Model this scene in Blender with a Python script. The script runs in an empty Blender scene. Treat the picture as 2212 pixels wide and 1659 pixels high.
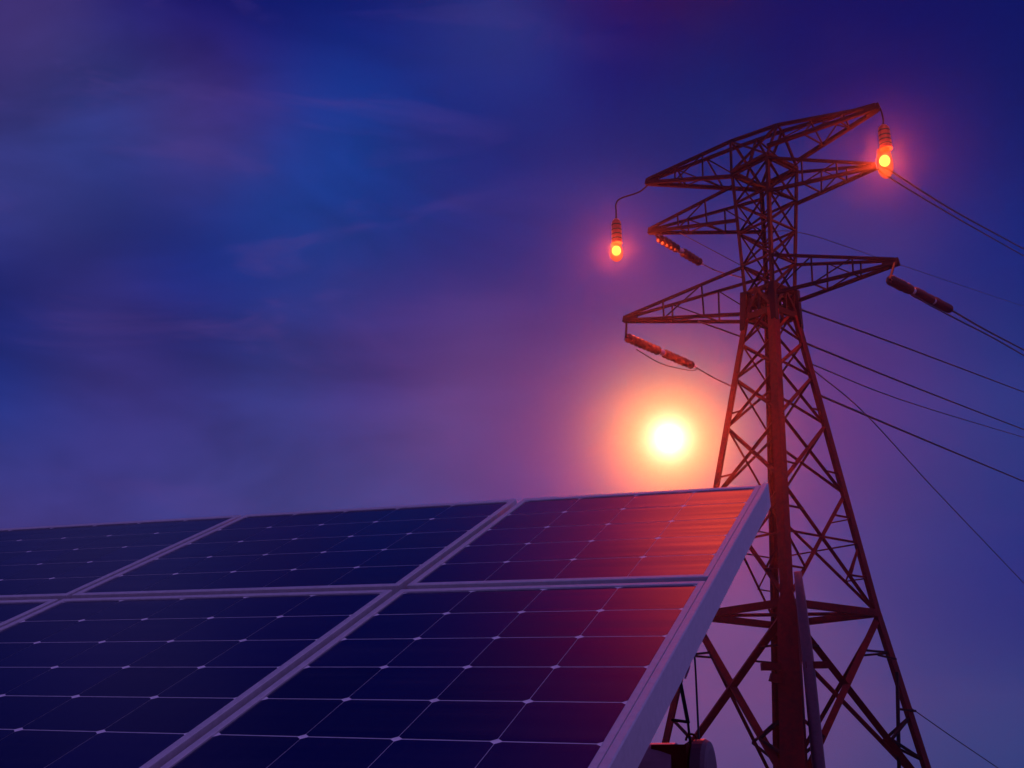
import bpy, bmesh, math, random
from mathutils import Vector, Matrix

random.seed(7)
SC = bpy.context.scene
COL = SC.collection

# ------------------------------------------------------------------ camera
PITCH = math.radians(18.8)
CAM = Vector((0.0, 0.0, 1.7))
FPX, PCX, PCY = 2441.0, 1106.0, 829.5          # focal length and centre on a 2212 px wide view
cam_data = bpy.data.cameras.new("camera")
cam_data.sensor_width = 36.0
cam_data.lens = 36.0 * FPX / 2212.0
cam_data.clip_start = 0.05
cam_data.clip_end = 6000.0
cam = bpy.data.objects.new("camera", cam_data)
COL.objects.link(cam)
cam.location = CAM
cam.rotation_euler = (math.radians(90) + PITCH, 0, 0)
SC.camera = cam


def cam_to_world(x, y, z):
    """x right, y down, z forward in the camera -> world direction."""
    c, s = math.cos(PITCH), math.sin(PITCH)
    return Vector((x, z * c + y * s, z * s - y * c))


def ray(px, py):
    return cam_to_world((px - PCX) / FPX, (py - PCY) / FPX, 1.0).normalized()


def proj(p):
    q = p - CAM
    c, s = math.cos(PITCH), math.sin(PITCH)
    fw = q.y * c + q.z * s
    up = -q.y * s + q.z * c
    return PCX + FPX * q.x / fw, PCY - FPX * up / fw


def hit(px, py, p0, n):
    """The point where the sight line of a view point meets the plane (p0, n)."""
    r = ray(px, py)
    return CAM + r * ((p0 - CAM).dot(n) / r.dot(n))


# ------------------------------------------------------------------ light
SUN_DIR = ray(1445, 947)
SUN_EL = math.asin(SUN_DIR.z)
SUN_AZ = math.atan2(SUN_DIR.x, SUN_DIR.y)
SC.view_settings.view_transform = 'Standard'
SC.view_settings.look = 'None'
SC.view_settings.exposure = 0.0
SC.view_settings.gamma = 1.0
SC.view_settings.use_curve_mapping = False
SC.render.engine = 'CYCLES'
SC.cycles.use_denoising = True
SC.cycles.max_bounces = 6
SC.cycles.volume_bounces = 0
SC.cycles.sample_clamp_indirect = 4.0

sl = bpy.data.lights.new("sun", 'SUN')
sl.energy = 0.57
sl.angle = math.radians(0.5)
sl.color = (1.0, 0.042, 0.012)
sun = bpy.data.objects.new("sun", sl)
COL.objects.link(sun)
sun.location = SUN_DIR * 100
sun.rotation_euler = (-SUN_DIR).to_track_quat('-Z', 'Y').to_euler()


def srgb(r, g, b):
    f = lambda v: v / 12.92 if v <= 0.04045 else ((v + 0.055) / 1.055) ** 2.4
    return (f(r / 255), f(g / 255), f(b / 255))


world = bpy.data.worlds.new("World")
SC.world = world
world.use_nodes = True
WT = world.node_tree
WT.nodes.clear()


def wn(kind, **kw):
    n = WT.nodes.new(kind)
    for k, v in kw.items():
        setattr(n, k, v)
    return n


def wmath(op, a, b=None, c=None):
    n = wn('ShaderNodeMath', operation=op)
    for i, v in enumerate((a, b, c)):
        if v is None:
            continue
        if isinstance(v, (int, float)):
            n.inputs[i].default_value = v
        else:
            WT.links.new(v, n.inputs[i])
    return n.outputs[0]


def wvec(op, a, b=None):
    n = wn('ShaderNodeVectorMath', operation=op)
    for i, v in enumerate((a, b)):
        if v is None:
            continue
        if isinstance(v, (tuple, list, Vector)):
            n.inputs[i].default_value = tuple(v)
        else:
            WT.links.new(v, n.inputs[i])
    return n.outputs['Value'] if op in ('DOT_PRODUCT', 'LENGTH') else n.outputs['Vector']


def wscale(v, s):
    n = wn('ShaderNodeVectorMath', operation='SCALE')
    if isinstance(v, (tuple, list, Vector)):
        n.inputs[0].default_value = tuple(v)
    else:
        WT.links.new(v, n.inputs[0])
    if isinstance(s, (int, float)):
        n.inputs['Scale'].default_value = s
    else:
        WT.links.new(s, n.inputs['Scale'])
    return n.outputs['Vector']


tc = wn('ShaderNodeTexCoord')
DIR = wvec('NORMALIZE', tc.outputs['Generated'])
# gentle warp so the colour fields of the dusk sky have cloud-like borders
nz = wn('ShaderNodeTexNoise')
nz.inputs['Scale'].default_value = 5.0
nz.inputs['Detail'].default_value = 4.0
nz.inputs['Roughness'].default_value = 0.5
mp = wn('ShaderNodeMapping')
mp.inputs['Scale'].default_value = (1.0, 1.0, 2.6)
mp.inputs['Rotation'].default_value = (0.0, math.radians(16), 0.0)
WT.links.new(DIR, mp.inputs['Vector'])
WT.links.new(mp.outputs['Vector'], nz.inputs['Vector'])
warp = wscale(wvec('SUBTRACT', nz.outputs['Color'], (0.5, 0.5, 0.5)), 0.06)
WDIR = wvec('NORMALIZE', wvec('ADD', DIR, warp))

# colour fields of the dusk sky: (view point on the 2212 px wide view) -> colour, spread
FIELDS = [
    (0, 0, (102, 76, 138), 1), (350, 30, (1, 6, 103), 1), (600, 20, (1, 25, 99), 1), (850, 40, (1, 16, 110), 1),
    (1060, 30, (48, 66, 148), 1), (1300, 20, (1, 8, 111), 1), (1750, 20, (1, 18, 100), 1), (2200, 60, (1, 26, 113), 1),
    (60, 200, (26, 1, 10), 1), (240, 240, (1, 70, 160), 1), (420, 240, (94, 56, 103), 1), (720, 240, (22, 64, 150), 1),
    (1050, 220, (1, 30, 115), 1), (1500, 230, (1, 34, 109), 1), (2150, 280, (1, 38, 128), 1), (1980, 120, (1, 27, 107), 1),
    (40, 420, (89, 94, 198), 1), (40, 590, (1, 1, 43), 1), (330, 540, (1, 44, 134), 1), (600, 480, (6, 69, 157), 1),
    (820, 460, (1, 50, 134), 1), (1000, 480, (29, 42, 123), 1), (1300, 520, (30, 44, 122), 1), (1800, 560, (40, 48, 124), 1),
    (2180, 600, (4, 38, 121), 1), (60, 820, (1, 55, 136), 1), (220, 720, (78, 56, 123), 1), (400, 800, (44, 35, 108), 1),
    (600, 760, (48, 64, 132), 1), (800, 760, (68, 46, 125), 1), (1150, 760, (38, 44, 124), 1), (2150, 900, (27, 55, 129), 1),
    (1900, 850, (70, 50, 125), 1), (1450, 800, (70, 50, 120), 1), (60, 1080, (66, 57, 128), 1), (450, 1040, (62, 65, 138), 1),
    (850, 1020, (62, 67, 138), 1), (1150, 1000, (1, 48, 128), 1), (1950, 1200, (26, 57, 130), 1), (2180, 1250, (13, 41, 124), 1),
    (1450, 1000, (70, 50, 120), 1), (1700, 1500, (70, 70, 132), 1), (2100, 1550, (19, 67, 133), 1), (-250, 200, (8, 30, 104), 1),
    (-250, -200, (1, 12, 86), 1), (350, -300, (1, 8, 84), 1), (900, -450, (4, 6, 78), 1), (400, -700, (4, 6, 70), 1),
    (1300, -700, (6, 6, 74), 1), (1900, -300, (4, 12, 84), 1), (900, -180, (10, 16, 92), 1), (130, 520, (1, 1, 11), 1),
    (20, 660, (1, 30, 132), 1), (2195, 180, (1, 1, 54), 1), (2000, 20, (1, 3, 89), 1), (550, 180, (1, 7, 113), 1),
    (500, 620, (1, 28, 124), 1), (700, 620, (35, 46, 118), 1), (1050, 880, (115, 76, 136), 1), (300, 930, (53, 50, 123), 1),
    (60, -190, (1, 12, 86), 1), (-110, -60, (1, 16, 92), 1), (620, -150, (1, 10, 86), 1), (-230, -420, (1, 8, 80), 1),
    (200, -560, (1, 6, 76), 1), (1440, -150, (1, 1, 40), 1), (1150, -250, (1, 2, 60), 1), (-150, 40, (30, 30, 104), 1),
]
num = None
den = None
KAPPA = 380.0
for px, py, colr, wgt in FIELDS:
    d = ray(px, py)
    w = wmath('EXPONENT', wmath('MULTIPLY', wmath('SUBTRACT', wvec('DOT_PRODUCT', WDIR, d), 1.0), KAPPA))
    w = wmath('ADD', w, 1e-9)
    term = wscale(srgb(*colr), w)
    num = term if num is None else wvec('ADD', num, term)
    den = w if den is None else wmath('ADD', den, w)
fields = wscale(num, wmath('DIVIDE', 1.0, den))
# away from these fields the sky falls back to a plain violet-blue dome
dome = srgb(112, 90, 166)
far = wmath('MINIMUM', wmath('MULTIPLY', den, 400.0), 1.0)
base = wvec('ADD', wscale(fields, far), wscale(dome, wmath('SUBTRACT', 1.0, far)))

# dusk clouds: broad darker and lighter bands, and thin pale wisps
def cloud_noise(scale, detail, rough, dist, stretch, tilt, seed):
    n = wn('ShaderNodeTexNoise')
    n.inputs['Scale'].default_value = scale
    n.inputs['Detail'].default_value = detail
    n.inputs['Roughness'].default_value = rough
    n.inputs['Distortion'].default_value = dist
    m = wn('ShaderNodeMapping')
    m.inputs['Scale'].default_value = stretch
    m.inputs['Rotation'].default_value = (0.0, math.radians(tilt), 0.0)
    m.inputs['Location'].default_value = (seed, seed * 0.7, 0.3 * seed)
    WT.links.new(DIR, m.inputs['Vector'])
    WT.links.new(m.outputs['Vector'], n.inputs['Vector'])
    return n.outputs['Fac']


def ramp(v, a, b, lo, hi):
    r = wn('ShaderNodeMapRange', interpolation_type='SMOOTHSTEP')
    r.inputs['From Min'].default_value = a
    r.inputs['From Max'].default_value = b
    r.inputs['To Min'].default_value = lo
    r.inputs['To Max'].default_value = hi
    WT.links.new(v, r.inputs['Value'])
    return r.outputs['Result']


# the clouds lie to the left of the sun and thin out to its right
side = ramp(wvec('DOT_PRODUCT', DIR, (1.0, 0.0, 0.0)), -0.22, 0.14, 1.0, 0.18)
bands = ramp(cloud_noise(3.2, 8.0, 0.55, 0.5, (1.0, 1.2, 3.0), 20, 1.7), 0.32, 0.68, -0.22, 0.20)
base = wscale(base, wmath('ADD', 1.0, wmath('MULTIPLY', bands, side)))
wisp = ramp(cloud_noise(4.6, 10.0, 0.60, 0.9, (1.0, 1.3, 3.6), 24, 5.3), 0.52, 0.72, 0.0, 0.32)
wisp = wmath('MULTIPLY', wisp, side)
base = wvec('ADD', wscale(base, wmath('SUBTRACT', 1.0, wisp)), wscale(srgb(86, 62, 136), wisp))

# the low sun and its glow
sdot = wvec('DOT_PRODUCT', DIR, SUN_DIR)
ang = wmath('ARCCOSINE', wmath('MINIMUM', sdot, 0.9999999))
ANG_DEG = wmath('MULTIPLY', ang, 180 / math.pi)


def glow(radius, power, colr):
    """colour * exp(-(angle / radius)^power)"""
    e = wmath('POWER', wmath('DIVIDE', ANG_DEG, radius), power)
    return wscale(colr, wmath('EXPONENT', wmath('MULTIPLY', e, -1.0)))


sky_sum = base
for g in ((0.75, 1.5, (1.8, 1.6, 1.9)), (1.7, 1.15, (0.7, 1.35, 0.06))):
    sky_sum = wvec('ADD', sky_sum, glow(*g))

# red glow added to the unseen sky above view, placed for the panels to mirror
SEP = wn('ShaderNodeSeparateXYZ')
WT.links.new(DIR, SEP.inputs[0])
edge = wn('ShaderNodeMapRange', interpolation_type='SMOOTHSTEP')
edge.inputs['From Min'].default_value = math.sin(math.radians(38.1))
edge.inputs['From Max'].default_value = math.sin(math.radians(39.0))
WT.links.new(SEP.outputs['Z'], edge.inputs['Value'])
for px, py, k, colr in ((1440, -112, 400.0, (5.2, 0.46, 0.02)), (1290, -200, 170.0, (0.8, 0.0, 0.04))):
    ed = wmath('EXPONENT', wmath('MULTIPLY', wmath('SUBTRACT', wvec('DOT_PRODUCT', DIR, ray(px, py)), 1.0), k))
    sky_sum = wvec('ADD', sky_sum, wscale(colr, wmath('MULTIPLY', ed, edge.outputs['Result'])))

st = wn('ShaderNodeTexSky', sky_type='NISHITA')
st.sun_disc = False
st.sun_elevation = SUN_EL
st.sun_rotation = SUN_AZ
bg_n = wn('ShaderNodeBackground')
WT.links.new(wvec('MULTIPLY', st.outputs['Color'], (0.003, 0.003, 0.006)), bg_n.inputs['Color'])
bg_n.inputs['Strength'].default_value = 0.05
bg = wn('ShaderNodeBackground')
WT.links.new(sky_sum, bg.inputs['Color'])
bg.inputs['Strength'].default_value = 1.0
addsh = wn('ShaderNodeAddShader')
WT.links.new(bg_n.outputs[0], addsh.inputs[0])
WT.links.new(bg.outputs[0], addsh.inputs[1])
wo = wn('ShaderNodeOutputWorld')
WT.links.new(addsh.outputs[0], wo.inputs['Surface'])


# ------------------------------------------------------------------ materials
def material(name, color, rough=0.5, metal=0.0, var=0.0, scale=20.0, bump=0.0, coat=0.0, color2=None, stretch=None, spec=0.5):
    m = bpy.data.materials.new(name)
    m.use_nodes = True
    nt = m.node_tree
    b = nt.nodes['Principled BSDF']
    b.inputs['Roughness'].default_value = rough
    b.inputs['Metallic'].default_value = metal
    b.inputs['Coat Weight'].default_value = coat
    b.inputs['Coat Roughness'].default_value = 0.12
    b.inputs['Specular IOR Level'].default_value = spec
    b.inputs['Base Color'].default_value = (*color, 1)
    if var or bump:
        t = nt.nodes.new('ShaderNodeTexCoord')
        src = t.outputs['Object']
        if stretch:
            mpn = nt.nodes.new('ShaderNodeMapping')
            mpn.inputs['Scale'].default_value = stretch
            nt.links.new(src, mpn.inputs['Vector'])
            src = mpn.outputs['Vector']
        n = nt.nodes.new('ShaderNodeTexNoise')
        n.inputs['Scale'].default_value = scale
        n.inputs['Detail'].default_value = 6
        nt.links.new(src, n.inputs['Vector'])
        if var:
            r = nt.nodes.new('ShaderNodeValToRGB')
            r.color_ramp.elements[0].position = 0.32
            r.color_ramp.elements[1].position = 0.7
            c2 = color2 or tuple(min(1, c * (1 + var)) for c in color)
            c1 = color if color2 else tuple(c * (1 - var) for c in color)
            r.color_ramp.elements[0].color = (*c1, 1)
            r.color_ramp.elements[1].color = (*c2, 1)
            nt.links.new(n.outputs['Fac'], r.inputs['Fac'])
            nt.links.new(r.outputs['Color'], b.inputs['Base Color'])
            mrr = nt.nodes.new('ShaderNodeMapRange')
            mrr.inputs['To Min'].default_value = max(0.03, rough - 0.1)
            mrr.inputs['To Max'].default_value = min(1, rough + 0.1)
            nt.links.new(n.outputs['Fac'], mrr.inputs['Value'])
            nt.links.new(mrr.outputs['Result'], b.inputs['Roughness'])
        if bump:
            bp = nt.nodes.new('ShaderNodeBump')
            bp.inputs['Strength'].default_value = bump
            bp.inputs['Distance'].default_value = 0.01
            nt.links.new(n.outputs['Fac'], bp.inputs['Height'])
            nt.links.new(bp.outputs['Normal'], b.inputs['Normal'])
    return m


def cell_material():
    """Dark navy silicon under glass: fine silver busbars, faint fingers and wind-blown dust streaks."""
    m = bpy.data.materials.new("silicon_cell")
    m.use_nodes = True
    nt = m.node_tree
    b = nt.nodes['Principled BSDF']
    uv = nt.nodes.new('ShaderNodeUVMap')
    uv.uv_map = "metres"
    mpn = nt.nodes.new('ShaderNodeMapping')
    mpn.inputs['Scale'].default_value = (1.6, 34.0, 1.0)
    nt.links.new(uv.outputs['UV'], mpn.inputs['Vector'])
    n1 = nt.nodes.new('ShaderNodeTexNoise')
    n1.inputs['Scale'].default_value = 1.0
    n1.inputs['Detail'].default_value = 5
    nt.links.new(mpn.outputs['Vector'], n1.inputs['Vector'])
    n2 = nt.nodes.new('ShaderNodeTexNoise')
    n2.inputs['Scale'].default_value = 5.0
    n2.inputs['Detail'].default_value = 8
    n2.inputs['Roughness'].default_value = 0.65
    nt.links.new(uv.outputs['UV'], n2.inputs['Vector'])
    # one tone per cell
    at = nt.nodes.new('ShaderNodeAttribute')
    at.attribute_name = "tone"
    r = nt.nodes.new('ShaderNodeMix')
    r.data_type = 'RGBA'
    r.inputs['A'].default_value = (0.0003, 0.0012, 0.046, 1)
    r.inputs['B'].default_value = (0.0005, 0.002, 0.070, 1)
    nt.links.new(at.outputs['Fac'], r.inputs['Factor'])
    # busbars along the slope
    sp = nt.nodes.new('ShaderNodeSeparateXYZ')
    nt.links.new(uv.outputs['UV'], sp.inputs[0])

    def mth(op, a, b_=None):
        q = nt.nodes.new('ShaderNodeMath')
        q.operation = op
        for k, v in enumerate((a, b_)):
            if v is None:
                continue
            if isinstance(v, (int, float)):
                q.inputs[k].default_value = v
            else:
                nt.links.new(v, q.inputs[k])
        return q.outputs[0]
    fr = mth('FRACT', mth('DIVIDE', sp.outputs['X'], 0.041))
    bus = mth('LESS_THAN', mth('ABSOLUTE', mth('SUBTRACT', fr, 0.5)), 0.012)
    mb = nt.nodes.new('ShaderNodeMix')
    mb.data_type = 'RGBA'
    nt.links.new(mth('MULTIPLY', bus, 0.3), mb.inputs['Factor'])
    nt.links.new(r.outputs['Result'], mb.inputs['A'])
    mb.inputs['B'].default_value = (0.06, 0.055, 0.14, 1)
    # dust
    dr = nt.nodes.new('ShaderNodeMapRange')
    dr.inputs['From Min'].default_value = 0.5
    dr.inputs['From Max'].default_value = 0.8
    dr.inputs['To Max'].default_value = 0.010
    nt.links.new(n2.outputs['Fac'], dr.inputs['Value'])
    md = nt.nodes.new('ShaderNodeMix')
    md.data_type = 'RGBA'
    nt.links.new(dr.outputs['Result'], md.inputs['Factor'])
    nt.links.new(mb.outputs['Result'], md.inputs['A'])
    md.inputs['B'].default_value = (0.30, 0.26, 0.30, 1)
    nt.links.new(md.outputs['Result'], b.inputs['Base Color'])
    rr = nt.nodes.new('ShaderNodeMapRange')
    rr.inputs['From Min'].default_value = 0.3
    rr.inputs['From Max'].default_value = 0.7
    rr.inputs['To Min'].default_value = 0.17
    rr.inputs['To Max'].default_value = 0.26
    nt.links.new(n1.outputs['Fac'], rr.inputs['Value'])
    nt.links.new(rr.outputs['Result'], b.inputs['Roughness'])
    bp = nt.nodes.new('ShaderNodeBump')
    bp.inputs['Strength'].default_value = 0.012
    bp.inputs['Distance'].default_value = 0.004
    nt.links.new(n1.outputs['Fac'], bp.inputs['Height'])
    nt.links.new(bp.outputs['Normal'], b.inputs['Normal'])
    return m


M_ALU = material("anodised_aluminium", (0.54, 0.52, 0.58), 0.42, 0.25, 0.08, 60, 0.05)
M_CELL = cell_material()
M_SHEET = material("white_backsheet", (0.84, 0.83, 0.86), 0.3, 0.0, 0.08, 30, 0)
M_STEEL = material("glow_tinted_tower_steel", (0.095, 0.001, 0.003), 0.7, 0.0, 0.35, 6, 0.15, spec=0.2)  # the sun's red glow over the tower is put into this base colour
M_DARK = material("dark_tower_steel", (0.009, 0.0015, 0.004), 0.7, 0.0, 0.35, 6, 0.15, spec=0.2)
M_PIPE = material("galvanised_pipe", (0.085, 0.03, 0.07), 0.5, 0.0, 0.2, 9, 0.05)
M_RACK = material("rack_steel", (0.36, 0.2, 0.34), 0.5, 0.0, 0.2, 14, 0.05)
M_INS = material("brown_glazed_porcelain", (0.022, 0.006, 0.009), 0.35, 0.0, 0.3, 25, 0)
M_CLAMP = material("pale_clamp_metal", (0.42, 0.36, 0.44), 0.4, 0.5, 0.2, 30, 0)
M_WIRE = material("weathered_conductor", (0.012, 0.012, 0.02), 0.6, 0.2, 0.3, 40, 0)
M_SOCKET = material("red_brown_lamp_socket", (0.22, 0.02, 0.014), 0.45, 0.0, 0.3, 18, 0)
M_BAND = material("black_rubber_band", (0.012, 0.01, 0.012), 0.6, 0.0, 0.2, 18, 0)
M_GROUND = material("dry_gravel_and_earth", (0.09, 0.08, 0.075), 0.95, 0.0, 0.5, 0.8, 0.4, color2=(0.06, 0.055, 0.045))


def emission(name, color, strength):
    m = bpy.data.materials.new(name)
    m.use_nodes = True
    nt = m.node_tree
    nt.nodes.clear()
    e = nt.nodes.new('ShaderNodeEmission')
    e.inputs['Color'].default_value = (*color, 1)
    e.inputs['Strength'].default_value = strength
    o = nt.nodes.new('ShaderNodeOutputMaterial')
    nt.links.new(e.outputs[0], o.inputs[0])
    return m


M_CORE = emission("glowing_filament", (1.0, 0.55, 0.09), 5.0)


def bulb_glass():
    m = bpy.data.materials.new("frosted_glowing_glass")
    m.use_nodes = True
    nt = m.node_tree
    nt.nodes.clear()
    e = nt.nodes.new('ShaderNodeEmission')
    e.inputs['Color'].default_value = (1.0, 0.16, 0.02, 1)
    e.inputs['Strength'].default_value = 0.8
    t = nt.nodes.new('ShaderNodeBsdfTransparent')
    t.inputs['Color'].default_value = (1.0, 0.8, 0.6, 1)
    lw = nt.nodes.new('ShaderNodeLayerWeight')
    lw.inputs['Blend'].default_value = 0.62
    mr_ = nt.nodes.new('ShaderNodeMapRange')
    mr_.inputs['To Min'].default_value = 0.6
    mr_.inputs['To Max'].default_value = 0.02
    nt.links.new(lw.outputs['Facing'], mr_.inputs['Value'])
    mx = nt.nodes.new('ShaderNodeMixShader')
    nt.links.new(mr_.outputs['Result'], mx.inputs['Fac'])
    nt.links.new(t.outputs[0], mx.inputs[1])
    nt.links.new(e.outputs[0], mx.inputs[2])
    o = nt.nodes.new('ShaderNodeOutputMaterial')
    nt.links.new(mx.outputs[0], o.inputs[0])
    return m


M_GLASS = bulb_glass()


# ------------------------------------------------------------------ object helpers
def empty(name, loc, label, cat, group=None):
    o = bpy.data.objects.new(name, None)
    o.empty_display_size = 0.3
    COL.objects.link(o)
    o.location = loc
    o["label"] = label
    o["category"] = cat
    if group:
        o["group"] = group
    return o


def obj(name, bm, mat, parent=None, smooth=False, label=None):
    """Links one bmesh (in world coordinates) as ONE mesh object under its parent."""
    me = bpy.data.meshes.new(name)
    root = parent
    off = Vector((0, 0, 0))
    while root is not None:
        off = off + root.location
        root = root.parent
    if off.length:
        bmesh.ops.translate(bm, verts=bm.verts, vec=-off)
    bmesh.ops.recalc_face_normals(bm, faces=bm.faces)
    bm.to_mesh(me)
    bm.free()
    me.materials.append(mat)
    if smooth:
        for p in me.polygons:
            p.use_smooth = True
    o = bpy.data.objects.new(name, me)
    COL.objects.link(o)
    if parent is not None:
        o.parent = parent
    if label:
        o["label"] = label
    return o


def tag(o, label, cat, group=None):
    o["label"] = label
    o["category"] = cat
    if group:
        o["group"] = group
    return o


def structure(o, kind='structure'):
    o["kind"] = kind
    return o


def bar(bm, p, q, w, h=None, up=None, w2=None, h2=None):
    """A square bar from p to q."""
    h = h or w
    w2 = w2 or w
    h2 = h2 or h
    d = (q - p)
    if d.length < 1e-6:
        return
    d.normalize()
    up = up or Vector((0, 0, 1))
    if abs(d.dot(up)) > 0.97:
        up = Vector((0.6, 0.8, 0))
    x = d.cross(up).normalized()
    y = x.cross(d).normalized()
    vs = []
    for c, ww, hh in ((p, w, h), (q, w2, h2)):
        for sx, sy in ((-1, -1), (1, -1), (1, 1), (-1, 1)):
            vs.append(bm.verts.new(c + x * (sx * ww / 2) + y * (sy * hh / 2)))
    for f in ((3, 2, 1, 0), (4, 5, 6, 7), (0, 1, 5, 4), (1, 2, 6, 5), (2, 3, 7, 6), (3, 0, 4, 7)):
        bm.faces.new([vs[i] for i in f])


def angle_bar(bm, p, q, w, inward, t=0.16):
    """A rolled steel angle (L section) from p to q whose two flanges open towards `inward`."""
    d = (q - p).normalized()
    a = inward - d * inward.dot(d)
    if a.length < 1e-6:
        a = d.orthogonal()
    a.normalize()
    b = d.cross(a).normalized()
    e1 = (a + b).normalized()
    e2 = (a - b).normalized()
    th = w * t
    prof = [(0, 0), (w, 0), (w, th), (th, th), (th, w), (0, w)]
    o = (a) * (-w * 0.35)
    rings = []
    for c in (p, q):
        rings.append([bm.verts.new(c + o + e1 * x + e2 * y) for x, y in prof])
    n = len(prof)
    for i in range(n):
        bm.faces.new((rings[0][i], rings[0][(i + 1) % n], rings[1][(i + 1) % n], rings[1][i]))
    bm.faces.new(rings[0][::-1])
    bm.faces.new(rings[1])


def frame_axes(d):
    d = d.normalized()
    x = d.orthogonal().normalized()
    return x, d.cross(x).normalized()


def tube(bm, pts, r, n=8, cap=True):
    rings = []
    for i, p in enumerate(pts):
        a = pts[max(i - 1, 0)]
        b = pts[min(i + 1, len(pts) - 1)]
        d = (b - a).normalized()
        if rings:
            x = (lastx - d * lastx.dot(d)).normalized()
        else:
            x = d.orthogonal().normalized()
        lastx = x
        y = d.cross(x)
        rr = r[i] if isinstance(r, (list, tuple)) else r
        rings.append([bm.verts.new(p + x * (rr * math.cos(2 * math.pi * k / n)) + y * (rr * math.sin(2 * math.pi * k / n))) for k in range(n)])
    for i in range(len(rings) - 1):
        for k in range(n):
            bm.faces.new((rings[i][k], rings[i][(k + 1) % n], rings[i + 1][(k + 1) % n], rings[i + 1][k]))
    if cap:
        bm.faces.new(rings[0][::-1])
        bm.faces.new(rings[-1])


def lathe(bm, origin, axis, prof, n=20):
    """prof: list of (distance along axis, radius)."""
    axis = axis.normalized()
    x, y = frame_axes(axis)
    rings = []
    for t, r in prof:
        r = max(r, 1e-4)
        rings.append([bm.verts.new(origin + axis * t + x * (r * math.cos(2 * math.pi * k / n)) + y * (r * math.sin(2 * math.pi * k / n))) for k in range(n)])
    for i in range(len(rings) - 1):
        for k in range(n):
            bm.faces.new((rings[i][k], rings[i][(k + 1) % n], rings[i + 1][(k + 1) % n], rings[i + 1][k]))
    bm.faces.new(rings[0][::-1])
    bm.faces.new(rings[-1])


def curve3(pts, n=24):
    """Smooth (Catmull-Rom) curve through the points."""
    if len(pts) == 2:
        return [pts[0].lerp(pts[1], i / n) for i in range(n + 1)]
    P = [pts[0] * 2 - pts[1]] + list(pts) + [pts[-1] * 2 - pts[-2]]
    out = []
    for i in range(1, len(P) - 2):
        for k in range(n):
            t = k / n
            a, b, c, d = P[i - 1], P[i], P[i + 1], P[i + 2]
            out.append(0.5 * ((2 * b) + (c - a) * t + (2 * a - 5 * b + 4 * c - d) * t * t + (3 * b - a - 3 * c + d) * t ** 3))
    out.append(P[-2])
    return out


# ------------------------------------------------------------------ ground
bm = bmesh.new()
RG = 420.0
rings = []
radii = [0.0, 3, 6, 10, 16, 25, 40, 60, 90, 140, 210, 300, RG]
SEG = 72
prev = None
for r in radii:
    if r == 0:
        ring = [bm.verts.new((0, 20, 0))]
    else:
        ring = [bm.verts.new((r * math.cos(2 * math.pi * k / SEG), 20 + r * math.sin(2 * math.pi * k / SEG),
                              -abs(random.gauss(0, 0.05)) * min(1, r / 30))) for k in range(SEG)]
    if prev:
        for k in range(SEG):
            if len(prev) == 1:
                bm.faces.new((prev[0], ring[k], ring[(k + 1) % SEG]))
            else:
                bm.faces.new((prev[k], prev[(k + 1) % SEG], ring[(k + 1) % SEG], ring[k]))
    prev = ring
structure(obj("ground", bm, M_GROUND, None, smooth=True))

# ------------------------------------------------------------------ solar panels
U = cam_to_world(-0.93058, 0.08948, 0.35517).normalized()     # along the rows, leftwards
V = cam_to_world(0.33992, -0.14981, 0.92813).normalized()     # up the slope
V = (V - U * U.dot(V)).normalized()
N = U.cross(V).normalized()
if N.z < 0:
    N = -N
SCL = 0.8
FOOT = CAM - N * SCL                                          # foot of the camera on the glass plane


def pp(l, b, h=0.0):
    """l, b in panel units, h metres above the glass."""
    return FOOT + U * (l * SCL) + V * (b * SCL) + N * h


LIP = 0.034
DEPTH = 0.062


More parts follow.
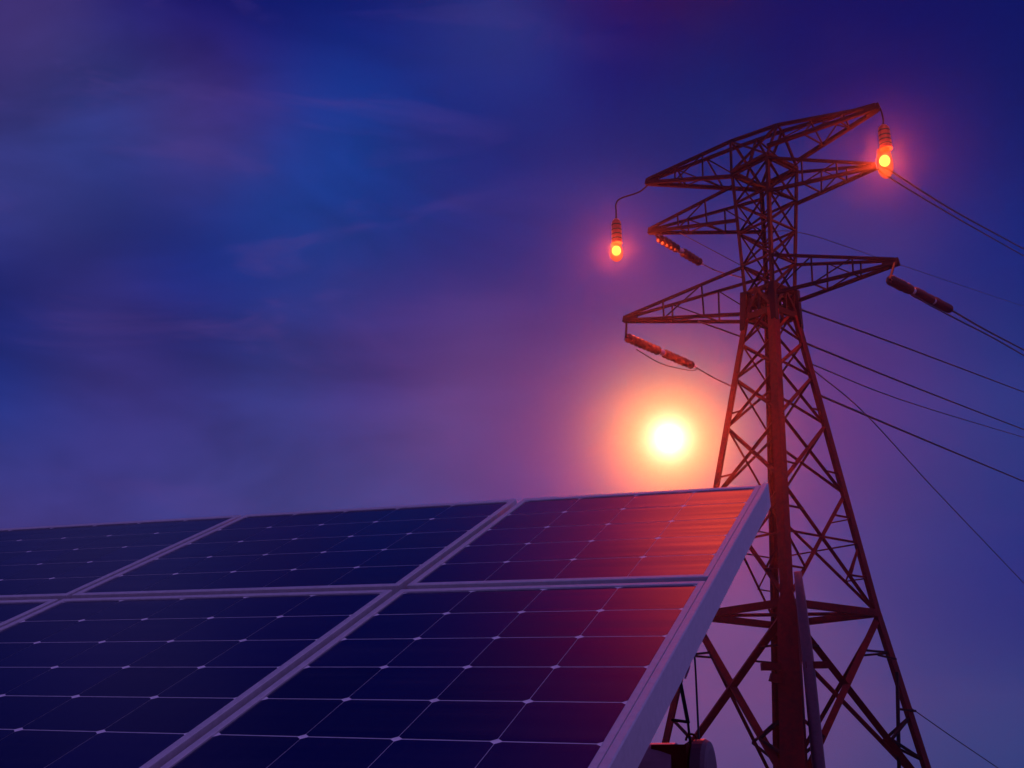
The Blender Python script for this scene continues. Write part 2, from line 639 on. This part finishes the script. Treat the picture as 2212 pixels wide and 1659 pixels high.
def make_panel(l0, l1, b0, b1, ncol, nrow, label, lips=(0.034, 0.022, 0.022, 0.034)):
    """lips: width of the frame's top lip at l0, l1, b0, b1."""
    root = empty("solar_panel", pp((l0 + l1) / 2, b0, -DEPTH), label, "solar panel", "solar panels mounted side by side on the rack")
    # frame: a mitred ring, profile going from the outer foot over the lip to the inner edge
    bm = bmesh.new()
    prof = [(0.0, -DEPTH), (0.0, 0.0012), (0.08, 0.0034), (0.90, 0.0034), (1.0, 0.0022), (1.0, -0.006),
            (0.15, -0.006), (0.15, -DEPTH)]
    corners = ((l0, b0, lips[0], lips[2]), (l1, b0, -lips[1], lips[2]), (l1, b1, -lips[1], -lips[3]), (l0, b1, lips[0], -lips[3]))
    loops = []
    for (l, b, wl_, wb_) in corners:
        loops.append([bm.verts.new(pp(l + wl_ * o, b + wb_ * o, h)) for o, h in prof])
    n = len(prof)
    for c in range(4):
        a, d = loops[c], loops[(c + 1) % 4]
        for k in range(n):
            bm.faces.new((a[k], a[(k + 1) % n], d[(k + 1) % n], d[k]))
    obj("frame", bm, M_ALU, root)
    # backsheet
    li0, li1, bi0, bi1 = l0 + lips[0], l1 - lips[1], b0 + lips[2], b1 - lips[3]
    bm = bmesh.new()
    e = 0.004 / SCL
    q = [(li0 - e, bi0 - e), (li1 + e, bi0 - e), (li1 + e, bi1 + e), (li0 - e, bi1 + e)]
    top = [bm.verts.new(pp(l, b, -0.001)) for l, b in q]
    bot = [bm.verts.new(pp(l, b, -0.005)) for l, b in q]
    bm.faces.new(top)
    bm.faces.new(bot[::-1])
    for k in range(4):
        bm.faces.new((top[k], bot[k], bot[(k + 1) % 4], top[(k + 1) % 4]))
    obj("backsheet", bm, M_SHEET, root)
    # cells with clipped corners
    bm = bmesh.new()
    cw, ch = (li1 - li0) / ncol, (bi1 - bi0) / nrow
    gl, gb = 0.0006 / SCL, 0.0015 / SCL
    ck = 0.0105 / SCL
    for i in range(ncol):
        for j in range(nrow):
            x0, x1 = li0 + i * cw + gl, li0 + (i + 1) * cw - gl
            y0, y1 = bi0 + j * ch + gb, bi0 + (j + 1) * ch - gb
            oc = [(x0 + ck, y0), (x1 - ck, y0), (x1, y0 + ck * .8), (x1, y1 - ck * .8), (x1 - ck, y1), (x0 + ck, y1), (x0, y1 - ck * .8), (x0, y0 + ck * .8)]
            tl = random.gauss(0, 0.00003)
            tb = random.gauss(0, 0.00003)
            f = bm.faces.new([bm.verts.new(pp(x, y, -0.0006 + tl * (1 if x > (x0 + x1) / 2 else -1) + tb * (1 if y > (y0 + y1) / 2 else -1))) for x, y in oc])
    uvl = bm.loops.layers.uv.new("metres")
    tone = bm.loops.layers.float_color.new("tone")
    for f in bm.faces:
        tn = random.random()
        for lp in f.loops:
            d_ = lp.vert.co - FOOT
            lp[uvl].uv = (d_.dot(U) + l0 * 0.37, d_.dot(V))
            lp[tone] = (tn, tn, tn, 1)
    obj("cells", bm, M_CELL, root)
    return root


UP = (3.192, 4.340, 5)
LOW = (1.03, 3.149, 10)
LU = (0.022, 0.022, 0.022, 0.030)
LL = (0.022, 0.022, 0.034, 0.022)
make_panel(0.6915, 1.679, *UP[:2], 4, UP[2], "solar panel directly beneath the sun in the upper row, glowing orange-red", (0.0205,) + LU[1:])
make_panel(1.711, 3.052, *UP[:2], 5, UP[2], "middle solar panel of the upper row, dark navy turning purple at its right end", LU)
make_panel(3.078, 4.72, *UP[:2], 6, UP[2], "leftmost solar panel of the upper row, a dark blue wedge at the left picture edge", LU)
make_panel(0.6915, 1.679, *LOW[:2], 4, LOW[2], "large solar panel of the lower row nearest the pylon, purple-red towards its outer frame", (0.0205,) + LL[1:])
make_panel(1.711, 3.052, *LOW[:2], 5, LOW[2], "large navy solar panel of the lower row, second from the pylon", LL)
make_panel(3.078, 4.72, *LOW[:2], 6, LOW[2], "leftmost solar panel of the lower row, only its corner showing at the left picture edge", LL)

# rack behind the panels
rack = empty("mounting_rack", Vector((pp(2.2, 2.2).x, pp(2.2, 2.2).y, 0)), "steel mounting rack, its round capped tube showing under the panels' right edge", "mounting rack")
for b in (1.5, 2.75, 3.4, 4.1):
    bm = bmesh.new()
    bar(bm, pp(0.78, b, -DEPTH - 0.022), pp(4.65, b, -DEPTH - 0.022), 0.04, 0.04, N)
    obj("rail", bm, M_RACK, rack)
for l in (1.25, 2.5, 3.9):
    bm = bmesh.new()
    bar(bm, pp(l, 1.2, -DEPTH - 0.085), pp(l, 4.2, -DEPTH - 0.085), 0.05, 0.08, N)
    obj("rafter", bm, M_RACK, rack)
    for b in (1.5, 3.6):
        bm = bmesh.new()
        p = pp(l, b, -DEPTH - 0.13)
        bar(bm, Vector((p.x, p.y, -0.05)), p, 0.08)
        obj("post", bm, M_RACK, rack)
# one long edge rail closes the right end of both rows
bm = bmesh.new()
prof = [(0.667, -0.068), (0.667, 0.0035), (0.6695, 0.0065), (0.6875, 0.0065), (0.690, 0.0035), (0.690, -0.068)]
ends = [[bm.verts.new(pp(l, b, h)) for l, h in prof] for b in (1.02, 4.355)]
for k in range(6):
    bm.faces.new((ends[0][k], ends[0][(k + 1) % 6], ends[1][(k + 1) % 6], ends[1][k]))
bm.faces.new(ends[0][::-1])
bm.faces.new(ends[1])
obj("edge_rail", bm, M_ALU, rack)
# torque tube seen at the bottom of the picture
tp0 = CAM + ray(1455, 1672) * 3.05
Uh = Vector((U.x, U.y, 0)).normalized()
tube_r = 0.075
bm = bmesh.new()
lathe(bm, tp0 + Uh * 2.6, -Uh, [(0, tube_r), (2.42, tube_r), (2.425, tube_r + .004), (2.50, tube_r + .004), (2.505, tube_r), (2.61, tube_r)], 32)
obj("torque_tube", bm, M_RACK, rack, smooth=False)
bm = bmesh.new()
cp = tp0 - Uh * 0.058
lathe(bm, cp, -Uh, [(0, 0.080), (0.003, 0.084), (0.028, 0.084), (0.038, 0.078), (0.041, 0.06)], 32)
obj("end_cap", bm, M_PIPE, rack)
bm = bmesh.new()
bar(bm, tp0 - Uh * 0.02 + Vector((0, 0, -1.75)), tp0 - Uh * 0.02 + Vector((0, 0, 0.07)), 0.10, 0.12)
obj("bearing_post", bm, M_STEEL, rack)
bm = bmesh.new()
arc = [tp0 - Uh * 0.02 + Vector((0, 0, 0.062)) + Uh * (0.014 * math.cos(a) - 0.03) + Vector((0, 0, 0.018 + 0.016 * math.sin(a))) for a in [math.pi * k / 10 for k in range(11)]]
tube(bm, arc, 0.003, 8)
obj("lifting_eye", bm, M_STEEL, rack)
# small strut, clamp and wire between the panel edge and the tube
dpl = 3.05
q1 = CAM + ray(1467, 1460) * (dpl + .12)
q2 = CAM + ray(1486, 1560) * (dpl + .06)
q3 = CAM + ray(1493, 1625) * dpl
bm = bmesh.new()
bar(bm, q1, q2, 0.008)
bar(bm, q2, q3, 0.006)
obj("strut", bm, M_DARK, rack)
bm = bmesh.new()
tube(bm, [CAM + ray(1452, 1555) * (dpl + .12), CAM + ray(1488, 1560) * (dpl + .06)], 0.004, 8)
obj("cross_rod", bm, M_DARK, rack)
bm = bmesh.new()
tube(bm, curve3([CAM + ray(1466, 1470) * (dpl + .10), CAM + ray(1470, 1445) * (dpl + .10), CAM + ray(1489, 1437) * (dpl + .08), CAM + ray(1480, 1466) * (dpl + .08)], 8), 0.0028, 8)
obj("clamp", bm, M_RACK, rack)
bm = bmesh.new()
tube(bm, curve3([CAM + ray(1497, 1385) * (dpl + .3), CAM + ray(1502, 1440) * (dpl + .2), CAM + ray(1510, 1605) * dpl]), 0.0028, 6)
obj("earthing_wire", bm, M_WIRE, rack)

# ------------------------------------------------------------------ the pylon
PHI = 0.59
BAZ = 0.90
E = Vector((math.cos(PHI), -math.sin(PHI), 0))
G = Vector((math.sin(PHI), math.cos(PHI), 0))
EB = Vector((math.cos(BAZ), -math.sin(BAZ), 0))
GB = Vector((math.sin(BAZ), math.cos(BAZ), 0))
CORN = {'R': EB + GB, 'L': -EB - GB, 'N': EB - GB, 'F': -EB + GB}
TX = 0.031
Z0 = 16.6          # waist (height above the camera)
ZB = 5.1           # belt


def axis(z):
    return Vector((9.378 + TX * z, 40.0, z)) + CAM


def halfw(z):
    if z > Z0:
        return 0.641 + 0.045 * (z - Z0)
    if z > ZB:
        return 0.641 + 0.140 * (Z0 - z)
    return 0.641 + 0.140 * (Z0 - ZB) + 0.172 * (ZB - z)


def leg(k, z):
    p = axis(z) + CORN[k] * halfw(z)
    if k == 'N' and z < 12.0:
        p.x -= 0.038 * (12.0 - z)
    return p


def zleg(k, py):
    lo, hi = -1.7, 30.0
    for _ in range(40):
        m = (lo + hi) / 2
        if proj(leg(k, m))[1] > py:
            lo = m
        else:
            hi = m
    return lo


AX0 = axis(0)


def arm_pt(px, py):
    """A point of the cross-arm plane (through the axis, along the arms)."""
    nrm = G
    a = axis(18)
    return hit(px, py, a, nrm)


ZG = -1.7
ZT = zleg('L', 372)
pylon = empty("lattice_pylon", Vector((AX0.x + TX * ZG, AX0.y, 0)), "tall steel lattice pylon with three pairs of cross-arms rising behind the solar panels", "pylon")

IN = {k: -v for k, v in CORN.items()}
for k in 'RLNF':
    bm = bmesh.new()
    wl = {'N': 0.34, 'R': 0.30, 'L': 0.27, 'F': 0.26}[k]
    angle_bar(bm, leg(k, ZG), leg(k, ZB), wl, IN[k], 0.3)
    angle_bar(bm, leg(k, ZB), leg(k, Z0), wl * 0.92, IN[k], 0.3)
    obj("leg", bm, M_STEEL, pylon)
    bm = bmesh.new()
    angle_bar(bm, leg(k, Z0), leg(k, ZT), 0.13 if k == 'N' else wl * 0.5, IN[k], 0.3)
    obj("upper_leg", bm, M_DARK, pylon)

# heavy sheathed lower length of the near leg and the pipe beside it
bm = bmesh.new()
pa, pb = leg('N', ZG), leg('N', ZB + 0.35)
bar(bm, pa, pb.lerp(pa, 0.1), 0.78, 0.6, None, 0.62, 0.5)
bar(bm, pb.lerp(pa, 0.1), pb, 0.62, 0.5, None, 0.36, 0.36)
obj("leg_casing", bm, M_STEEL, pylon)
bm = bmesh.new()
side = (EB * 0.75 + GB * 0.25).normalized()
zz = lambda px, py: hit(px, py, leg('N', 2) + side * 0.5, Vector((0, 1, 0)))
t0 = zz(1723, 1235)
t1 = zz(1745, 1420)
t2 = zz(1772, 1690)
tube(bm, [t0, t0.lerp(t1, .3), t1, t2, t2 + (t2 - t1) * 0.35], [0.12, 0.15, 0.18, 0.20, 0.20], 24)
obj("cable_conduit", bm, M_PIPE, pylon, smooth=True)
for (x0, y0, x1, y1, w) in ((1645, 1440, 1686, 1440, 0.22), (1664, 1462, 1688, 1470, 0.24), (1738, 1437, 1790, 1436, 0.2)):
    bm = bmesh.new()
    bar(bm, zz(x0, y0), zz(x1, y1), 0.3, w)
    obj("conduit_bracket", bm, M_STEEL, pylon)

def face_panel(bm, a, b, z0, z1, w, kind='X', sub=0):
    """Bracing between legs a and b from z0 to z1."""
    p00, p01 = leg(a, z0), leg(a, z1)
    p10, p11 = leg(b, z0), leg(b, z1)
    out = (CORN[a] + CORN[b])
    i = -out
    if kind == 'X':
        angle_bar(bm, p00, p11, w, i, 0.35)
        angle_bar(bm, p10 + i * 0.02, p01 + i * 0.02, w, i, 0.35)
        if sub:
            c = (p00 + p11 + p10 + p01) / 4
            # intersection of the diagonals
            t = (p10 - p00).length / ((p10 - p00).length + (p11 - p01).length)
            c = p00.lerp(p11, t)
            ma, mb = p00.lerp(p01, t), p10.lerp(p11, t)
            if sub >= 2:
                bar(bm, ma, c, w * 0.55)
                bar(bm, mb, c, w * 0.55)
            bar(bm, p00.lerp(c, 0.5), p00.lerp(p01, t * 0.5), w * 0.5)
            bar(bm, p10.lerp(c, 0.5), p10.lerp(p11, t * 0.5), w * 0.5)
            if sub >= 2:
                bar(bm, p00.lerp(c, 0.5), ma, w * 0.5)
                bar(bm, p10.lerp(c, 0.5), mb, w * 0.5)
                bar(bm, p01.lerp(c, 0.5), ma.lerp(p01, 0.5), w * 0.5)
                bar(bm, p11.lerp(c, 0.5), mb.lerp(p11, 0.5), w * 0.5)
    elif kind == 'Z':
        angle_bar(bm, p00, p11, w, i, 0.35)
    if kind != 'N':
        pass


FACES = (('L', 'N'), ('N', 'R'), ('L', 'F'), ('F', 'R'))
PY_MID = [1262, 1075, 925, 820, 745, 688]
PY_TOP = [640, 575, 505, 440, 380]
for fi, (a, b) in enumerate(FACES):
    front = fi < 2
    # above the waist
    bm = bmesh.new()
    zs = [Z0] + [zleg('L', y) for y in PY_TOP]
    for z0, z1 in zip(zs[:-1], zs[1:]):
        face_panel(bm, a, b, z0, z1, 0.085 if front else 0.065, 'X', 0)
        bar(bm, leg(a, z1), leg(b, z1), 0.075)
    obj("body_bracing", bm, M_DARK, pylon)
    # tapering middle
    bm = bmesh.new()
    zs = [ZB] + [zleg('L', y) for y in PY_MID[1:-1]] + [Z0]
    for j, (z0, z1) in enumerate(zip(zs[:-1], zs[1:])):
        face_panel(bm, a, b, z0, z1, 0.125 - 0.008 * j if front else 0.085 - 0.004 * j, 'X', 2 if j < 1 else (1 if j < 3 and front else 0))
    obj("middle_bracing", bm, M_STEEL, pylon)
    # belt
    bm = bmesh.new()
    bar(bm, leg(a, ZB), leg(b, ZB), 0.19, 0.24)
    obj("belt", bm, M_STEEL, pylon)
    # wide lower part
    z1, z0 = ZB - 0.15, -0.9
    p00, p01, p10, p11 = leg(a, z0), leg(a, z1), leg(b, z0), leg(b, z1)
    i = -(CORN[a] + CORN[b]) * 0.03
    w = 0.22 if front else 0.13
    for (s, e_) in ((p00, p11), (p10 + i, p01 + i)):
        bm = bmesh.new()
        angle_bar(bm, s, e_, w, i, 0.4)
        obj("brace", bm, M_STEEL, pylon)
    t = (p10 - p00).length / ((p10 - p00).length + (p11 - p01).length)
    c = p00.lerp(p11, t)
    for (q, r0, r1) in ((p00, p00, p01), (p10, p10, p11)):
        m = q.lerp(c, 0.52)
        bm = bmesh.new()
        bar(bm, r0.lerp(r1, t * 0.75), m, 0.08)
        bar(bm, m, r0.lerp(r1, t * 0.32), 0.08)
        obj("secondary_brace", bm, M_DARK, pylon)
    for (q, r0, r1) in ((p01, p01, p00), (p11, p11, p10)):
        m = q.lerp(c, 0.5)
        bm = bmesh.new()
        bar(bm, m, r0.lerp(r1, (1 - t) * 0.5), 0.07)
        obj("secondary_brace", bm, M_DARK, pylon)
# inner ties of the belt and the waist collar
bm = bmesh.new()
bar(bm, leg('L', ZB), leg('R', ZB), 0.11)
bar(bm, leg('N', ZB) + Vector((0, 0, .02)), leg('F', ZB) + Vector((0, 0, .02)), 0.11)
obj("belt_tie", bm, M_STEEL, pylon)
bm = bmesh.new()
zc0, zc1 = zleg('L', 688), zleg('L', 636)
for a, b in FACES:
    bar(bm, leg(a, zc0) * 1.0, leg(b, zc0), 0.14, 0.24)
    bar(bm, leg(a, zc1), leg(b, zc1), 0.11, 0.14)
    bar(bm, leg(a, zc0), (leg(a, zc1) + leg(b, zc1)) / 2, 0.12, 0.12)
    bar(bm, leg(b, zc0), (leg(a, zc1) + leg(b, zc1)) / 2, 0.12, 0.12)
    for t in (0.18, 0.5, 0.82):
        bar(bm, leg(a, zc0).lerp(leg(b, zc0), t), leg(a, zc1).lerp(leg(b, zc1), min(1, max(0, t + random.uniform(-.12, .12)))), 0.11, 0.08)
for k in 'RLNF':
    c0, c1 = leg(k, zc0 - 0.5), leg(k, zc1 + 0.05)
    bar(bm, c0, c1, 0.2, 0.2, None, 0.26, 0.26)
obj("waist_collar", bm, M_DARK, pylon)


def cross_arm(name, tip, lows, highs, div=3, cw=0.12, bw=0.055, blunt=0.16):
    """tip: outer point; lows / highs: the two lower and two upper roots."""
    o = bpy.data.objects.new
    bm = bmesh.new()
    d = (tip - (lows[0] + lows[1]) / 2).normalized()
    sidev = d.cross(Vector((0, 0, 1))).normalized()
    if (lows[0] - tip).dot(sidev) < (lows[1] - tip).dot(sidev):
        sidev = -sidev
    tl = [tip + sidev * blunt / 2 - Vector((0, 0, .06)), tip - sidev * blunt / 2 - Vector((0, 0, .06))]
    th = [t + Vector((0, 0, 0.16)) for t in tl]
    for r, t in zip(lows, tl):
        bar(bm, r, t, cw, cw)
    for r, t in zip(highs, th):
        bar(bm, r, t, cw * 0.85, cw * 0.85)
    for s in range(1, div):
        t = s / div
        L0, L1 = lows[0].lerp(tl[0], t), lows[1].lerp(tl[1], t)
        H0, H1 = highs[0].lerp(th[0], t), highs[1].lerp(th[1], t)
        bar(bm, L0, H0, bw)
        bar(bm, L1, H1, bw)
        bar(bm, L0, L1, bw)
        t_ = (s - 1) / div
        if s > 1:
            bar(bm, highs[0].lerp(th[0], t_), L0, bw * .8)
        bar(bm, lows[1].lerp(tl[1], t_), H1, bw * .8)
        if s % 2:
            bar(bm, L0, lows[1].lerp(tl[1], (s + 1) / div), bw * .8)
    arm = obj(name, bm, M_DARK, pylon)
    bm = bmesh.new()
    bar(bm, tip - d * 0.45, tip + d * 0.14, 0.2, 0.3, None, blunt + .06, 0.26)
    obj("tip_plate", bm, M_DARK, arm)
    return arm


# fix: children of parts take the pylon's offset as parts sit at the pylon's origin
TIP = {
    'low_l': arm_pt(1354, 690), 'low_r': arm_pt(1934, 567),
    'mid_l': arm_pt(1408, 499), 'mid_r': arm_pt(1885, 361),
    'top_l': arm_pt(1402, 393), 'top_r': arm_pt(1893, 233),
}
K = lambda k, y: leg(k, zleg(k, y))
LZ = lambda k, ref, y: leg(k, zleg(ref, y))
cross_arm("cross_arm", TIP['low_l'], [LZ('L', 'L', 678), LZ('F', 'L', 678)], [LZ('L', 'L', 578), LZ('F', 'L', 578)])
cross_arm("cross_arm", TIP['low_r'], [LZ('R', 'R', 652), LZ('N', 'R', 652)], [LZ('R', 'R', 572), LZ('N', 'R', 572)])
cross_arm("cross_arm", TIP['mid_l'], [LZ('L', 'L', 476), LZ('F', 'L', 476)], [LZ('L', 'L', 402), LZ('F', 'L', 402)])
cross_arm("cross_arm", TIP['mid_r'], [LZ('R', 'R', 440), LZ('N', 'R', 440)], [LZ('R', 'R', 372), LZ('N', 'R', 372)])
# the top arm with its raised ridge
RL = arm_pt(1584, 312)
RR = arm_pt(1684, 277)
sv = G * 0.28
zt = ZT
cross_arm("cross_arm", TIP['top_l'], [LZ('L', 'L', 381), LZ('F', 'L', 381)], [RL - sv, RL + sv], cw=0.14)
cross_arm("cross_arm", TIP['top_r'], [LZ('R', 'R', 348), LZ('N', 'R', 348)], [RR - sv, RR + sv], cw=0.14)
bm = bmesh.new()
for s in (-1, 1):
    bar(bm, RL + sv * s, RR + sv * s, 0.12)
bar(bm, RL - sv, RL + sv, 0.08)
bar(bm, RR - sv, RR + sv, 0.08)
tops = {k: leg(k, ZT) for k in 'RLNF'}
for k, r in (('L', RL - sv), ('F', RL + sv), ('N', RL - sv), ('N', RR - sv), ('R', RR + sv), ('F', RR + sv), ('L', RR - sv)):
    bar(bm, tops[k], r, 0.085)
for a, b in FACES:
    bar(bm, tops[a], tops[b], 0.13)
    bar(bm, (tops[a] + tops[b]) / 2, (RL + RR) / 2 + Vector((0, 0, -.1)), 0.07)
obj("top_frame", bm, M_DARK, pylon)
# aux hangers by the right leg
bm = bmesh.new()
hp = lambda px, py: hit(px, py, leg('R', 1.0), Vector((-0.5, 1, 0)).normalized())
bar(bm, hp(1938, 1452), hp(1943, 1700), 0.1)
bar(bm, hp(1943, 1532), hp(1978, 1536), 0.07)
bar(bm, hp(1897, 1415), hp(1936, 1424), 0.06)
obj("ladder_rail", bm, M_DARK, pylon)


# ------------------------------------------------------------------ insulators
def insulator(top, elbow_px, end_px, label, nsec, mat=M_INS, depth_dir=G):
    """A string hanging from `top` by a link, then lying towards the line."""
    root = empty("insulator_string", top, label, "insulator", "insulator strings at the arm tips")
    p0 = hit(*elbow_px, top, E)
    p1 = hit(*end_px, top, E)
    bm = bmesh.new()
    tube(bm, [top + Vector((0, 0, 0.05)), p0], 0.045, 8)
    obj("link", bm, M_DARK, root)
    d = p1 - p0
    L = d.length
    d.normalize()
    gap = 0.42
    sec = (L - 0.1 - gap * (nsec - 1)) / nsec
    for s in range(nsec):
        bm = bmesh.new()
        prof = []
        nd = max(3, int(round(sec / 0.36)))
        pitch = sec / nd
        st_ = 0.03 + s * (sec + gap)
        prof.append((st_, 0.05))
        for k in range(nd):
            t = st_ + k * pitch
            r = 0.20 + random.uniform(-.012, .012)
            prof += [(t + pitch * .34, 0.05), (t + pitch * .38, 0.10), (t + pitch * .46, r * .8), (t + pitch * .55, r), (t + pitch * .60, r * .95), (t + pitch * .61, 0.055)]
        prof.append((st_ + sec, 0.05))
        lathe(bm, p0, d, prof, 18)
        obj("disc_stack", bm, mat, root)
        if s < nsec - 1:
            bm = bmesh.new()
            lathe(bm, p0 + d * (st_ + sec - 0.01), d, [(0, 0.07), (0.02, 0.13), (gap - .02, 0.13), (gap + .02, 0.07)], 12)
            obj("coupling", bm, M_CLAMP, root)
    bm = bmesh.new()
    lathe(bm, p0 + d * (L - 0.1), d, [(0, 0.06), (0.05, 0.11), (0.3, 0.06), (0.42, 0.035)], 12)
    obj("clamp", bm, M_CLAMP, root)
    return p0, p1


I1 = insulator(TIP['low_l'], (1352, 728), (1497, 790), "reddish insulator string under the lower left arm tip, closest to the sun", 2)
I2 = insulator(TIP['mid_l'], (1420, 512), (1514, 568), "insulator string under the middle left arm, below the left lamp's height", 2)
I3 = insulator(TIP['low_r'], (1922, 604), (2052, 668), "dark insulator string in three sections hanging from the lower right arm tip", 3)


# ------------------------------------------------------------------ power lines
def power_line(label, start, pts, r, cat="power line", group="power lines from the pylon", mat=M_WIRE, extend=1.0, dirn=None):
    """A wire that leaves `start` in the vertical plane of the line's run, through the given sight lines."""
    nrm = dirn if dirn else E
    P = [start] + [hit(px, py, start, nrm) for px, py in pts]
    if extend:
        e = P[-1] + (P[-1] - P[-2]).normalized() * ((P[-1] - P[-2]).length * extend)
        P.append(e)
    bm = bmesh.new()
    c = curve3(P, 14)
    tube(bm, c, r, 8)
    root = obj("power_line", bm, mat, None, smooth=True)
    tag(root, label, cat, group)
    return root


RP = lambda px, py: hit(px, py, leg('R', zleg('R', py)), (CORN['R']).normalized())
power_line("upper of the two dark wires leaving the lit bulb at the right", TIP['mid_r'] + E * 0.3, [(1930, 373), (2060, 455), (2212, 538)], 0.042)
power_line("lower of the two dark wires leaving the lit bulb at the right", TIP['mid_r'] + E * 0.2 - Vector((0, 0, .15)), [(1922, 384), (2055, 464), (2212, 553)], 0.036)
power_line("faint thin wire passing behind the tip of the lower right arm", K('F', 500), [(1740, 505), (1900, 557), (2212, 662)], 0.018)
power_line("dark wire continuing straight from the three-section insulator's clamp", I3[1], [(2130, 713), (2212, 756)], 0.045)
power_line("dark wire slung beneath the three-section insulator", TIP['low_r'] - Vector((0, 0, .75)), [(1985, 645), (2060, 686), (2140, 727), (2212, 768)], 0.036)
power_line("topmost dark wire from the pylon waist to the right picture edge", K('R', 664), [(1960, 752), (2212, 847)], 0.045)
power_line("dark wire from just below the pylon waist, above a thinner wire", K('R', 740), [(1980, 838), (2212, 928)], 0.045)
power_line("thin wire running just under the second dark wire right of the pylon", K('R', 785), [(1960, 868), (2212, 945)], 0.026)
power_line("lowest thick dark wire right of the pylon, crossed by a thin steep wire", K('R', 853), [(1980, 943), (2212, 1040)], 0.048)
power_line("thin steep stay wire falling from the pylon across the lowest thick wire", K('R', 795), [(1870, 895), (2020, 1058), (2212, 1260)], 0.024, "stay wire", None, extend=0.9)
power_line("short thin wire low on the right, leaving the pylon leg at the bottom", K('R', 1525), [(2060, 1594), (2150, 1655)], 0.018, "stay wire", None, extend=0.3)


def jumper(label, pts3, r):
    bm = bmesh.new()
    tube(bm, curve3(pts3, 12), r, 8)
    tag(obj("jumper_wire", bm, M_WIRE, None, smooth=True), label, "jumper wire", "jumper wires at the pylon")


jumper("wire from the sunlit lower left insulator into the pylon's left leg", [I1[1], hit(1540, 815, I1[1], E), K('L', 836)], 0.032)
jumper("thin wire slung under the sunlit lower left insulator", [hit(1375, 755, I1[0], E), hit(1430, 786, I1[0], E), hit(1490, 800, I1[0], E), I1[1] + G * 0.5], 0.022)
jumper("wire from the middle left insulator to the pylon body", [I2[1], hit(1548, 585, I2[1], E), K('L', 600)], 0.03)
jumper("thin straight wire above the middle left insulator", [arm_pt(1468, 503), K('L', 574)], 0.016)
jumper("wire passing beneath the lower left arm into the pylon leg", [arm_pt(1508, 694), K('L', 728)], 0.035)


# ------------------------------------------------------------------ hanging lamps
def hanging_lamp(attach, cord_px, sock_px, glass_px, wide, plane_pt, label, mid=()):
    """cord_px: top of the cord's vertical part; sock_px: (top y, bottom y); glass_px: (bottom y); x is the axis."""
    n = Vector((0, 1, 0))
    P = lambda px, py: hit(px, py, plane_pt, n)
    x = cord_px[0]
    root = empty("hanging_lamp", P(x, sock_px[0]), label, "hanging lamp", "lit hanging lamps at the top arm tips")
    bm = bmesh.new()
    pts = [attach] + [P(*m) for m in mid] + [P(*cord_px), P(x, (cord_px[1] + sock_px[0]) / 2), P(x, sock_px[0] + 2)]
    tube(bm, curve3(pts, 8), 0.035, 8)
    obj("cord", bm, M_DARK, root, smooth=True)
    top, bot, end = P(x, sock_px[0]), P(x, sock_px[1]), P(x, glass_px)
    ax = Vector((0, 0, -1))
    hs = top.z - bot.z
    R = (P(x + wide / 2, sock_px[1]) - P(x - wide / 2, sock_px[1])).length / 2
    bm = bmesh.new()
    prof = [(0, R * .28), (hs * .03, R * .5), (hs * .12, R * .8), (hs * .2, R * .86)]
    lathe(bm, top, ax, prof + [(hs, R * 0.95)], 24)
    sock = obj("socket", bm, M_SOCKET, root)
    for t in (0.24, 0.44, 0.62, 0.80):
        bm = bmesh.new()
        rr = R * (0.86 + 0.09 * t)
        lathe(bm, top, ax, [(hs * t, rr * .98), (hs * t + .01, rr * 1.05), (hs * t + .05, rr * 1.05), (hs * t + .06, rr * .98)], 24)
        obj("band", bm, M_BAND, sock)
    hg = bot.z - end.z
    bm = bmesh.new()
    pr = [(0.0, R * 0.93), (hg * .1, R * 1.0), (hg * .3, R * 1.12), (hg * .5, R * 1.22), (hg * .7, R * 1.16), (hg * .85, R * 0.94), (hg * .95, R * 0.55), (hg, R * 0.05)]
    lathe(bm, bot, ax, pr, 28)
    obj("bulb", bm, M_GLASS, root, smooth=True)
    core = bot + ax * (hg * 0.40)
    bm = bmesh.new()
    bmesh.ops.create_uvsphere(bm, u_segments=20, v_segments=12, radius=R * 0.8)
    for v_ in bm.verts:
        v_.co.z *= 1.15
        v_.co += core
    obj("filament", bm, M_CORE, root, smooth=True)
    ld = bpy.data.lights.new("lamp_light", 'POINT')
    ld.energy = LAMP_W
    ld.color = (1.0, 0.10, 0.03)
    ld.shadow_soft_size = R * 1.1
    lo = bpy.data.objects.new("lamp_light", ld)
    COL.objects.link(lo)
    lo.location = core - root.location
    lo.parent = root
    return root


LAMP_W = 6500.0
hanging_lamp(TIP['top_r'] + E * 0.1, (1908, 258), (270, 322), 386, 28, TIP['top_r'] + E * 0.5,
             "lit bulb hanging from the top right arm tip, beside the middle arm's end", mid=((1903, 237),))
hanging_lamp(TIP['top_l'] + Vector((0, 0, -.1)), (1331, 440), (473, 526), 565, 24, TIP['top_l'] - E * 1.1,
             "lit bulb hanging by a bent cord out beyond the top left arm tip", mid=((1380, 415), (1342, 428)))

# ------------------------------------------------------------------ haze
bm = bmesh.new()
bmesh.ops.create_cube(bm, size=1.0)
for v_ in bm.verts:
    v_.co = Vector((v_.co.x * 2 * (RG + 20), v_.co.y * 2 * (RG + 20) + 20, -1.6 if v_.co.z < 0 else 29.0))
hm = bpy.data.materials.new("haze_air")
hm.use_nodes = True
hm.node_tree.nodes.clear()
pv = hm.node_tree.nodes.new('ShaderNodeVolumePrincipled')
pv.inputs['Color'].default_value = (0.9, 0.85, 0.9, 1)
pv.inputs['Density'].default_value = 0.0008
pv.inputs['Anisotropy'].default_value = 0.95
ho = hm.node_tree.nodes.new('ShaderNodeOutputMaterial')
hm.node_tree.links.new(pv.outputs[0], ho.inputs['Volume'])
structure(obj("haze", bm, hm), 'stuff')
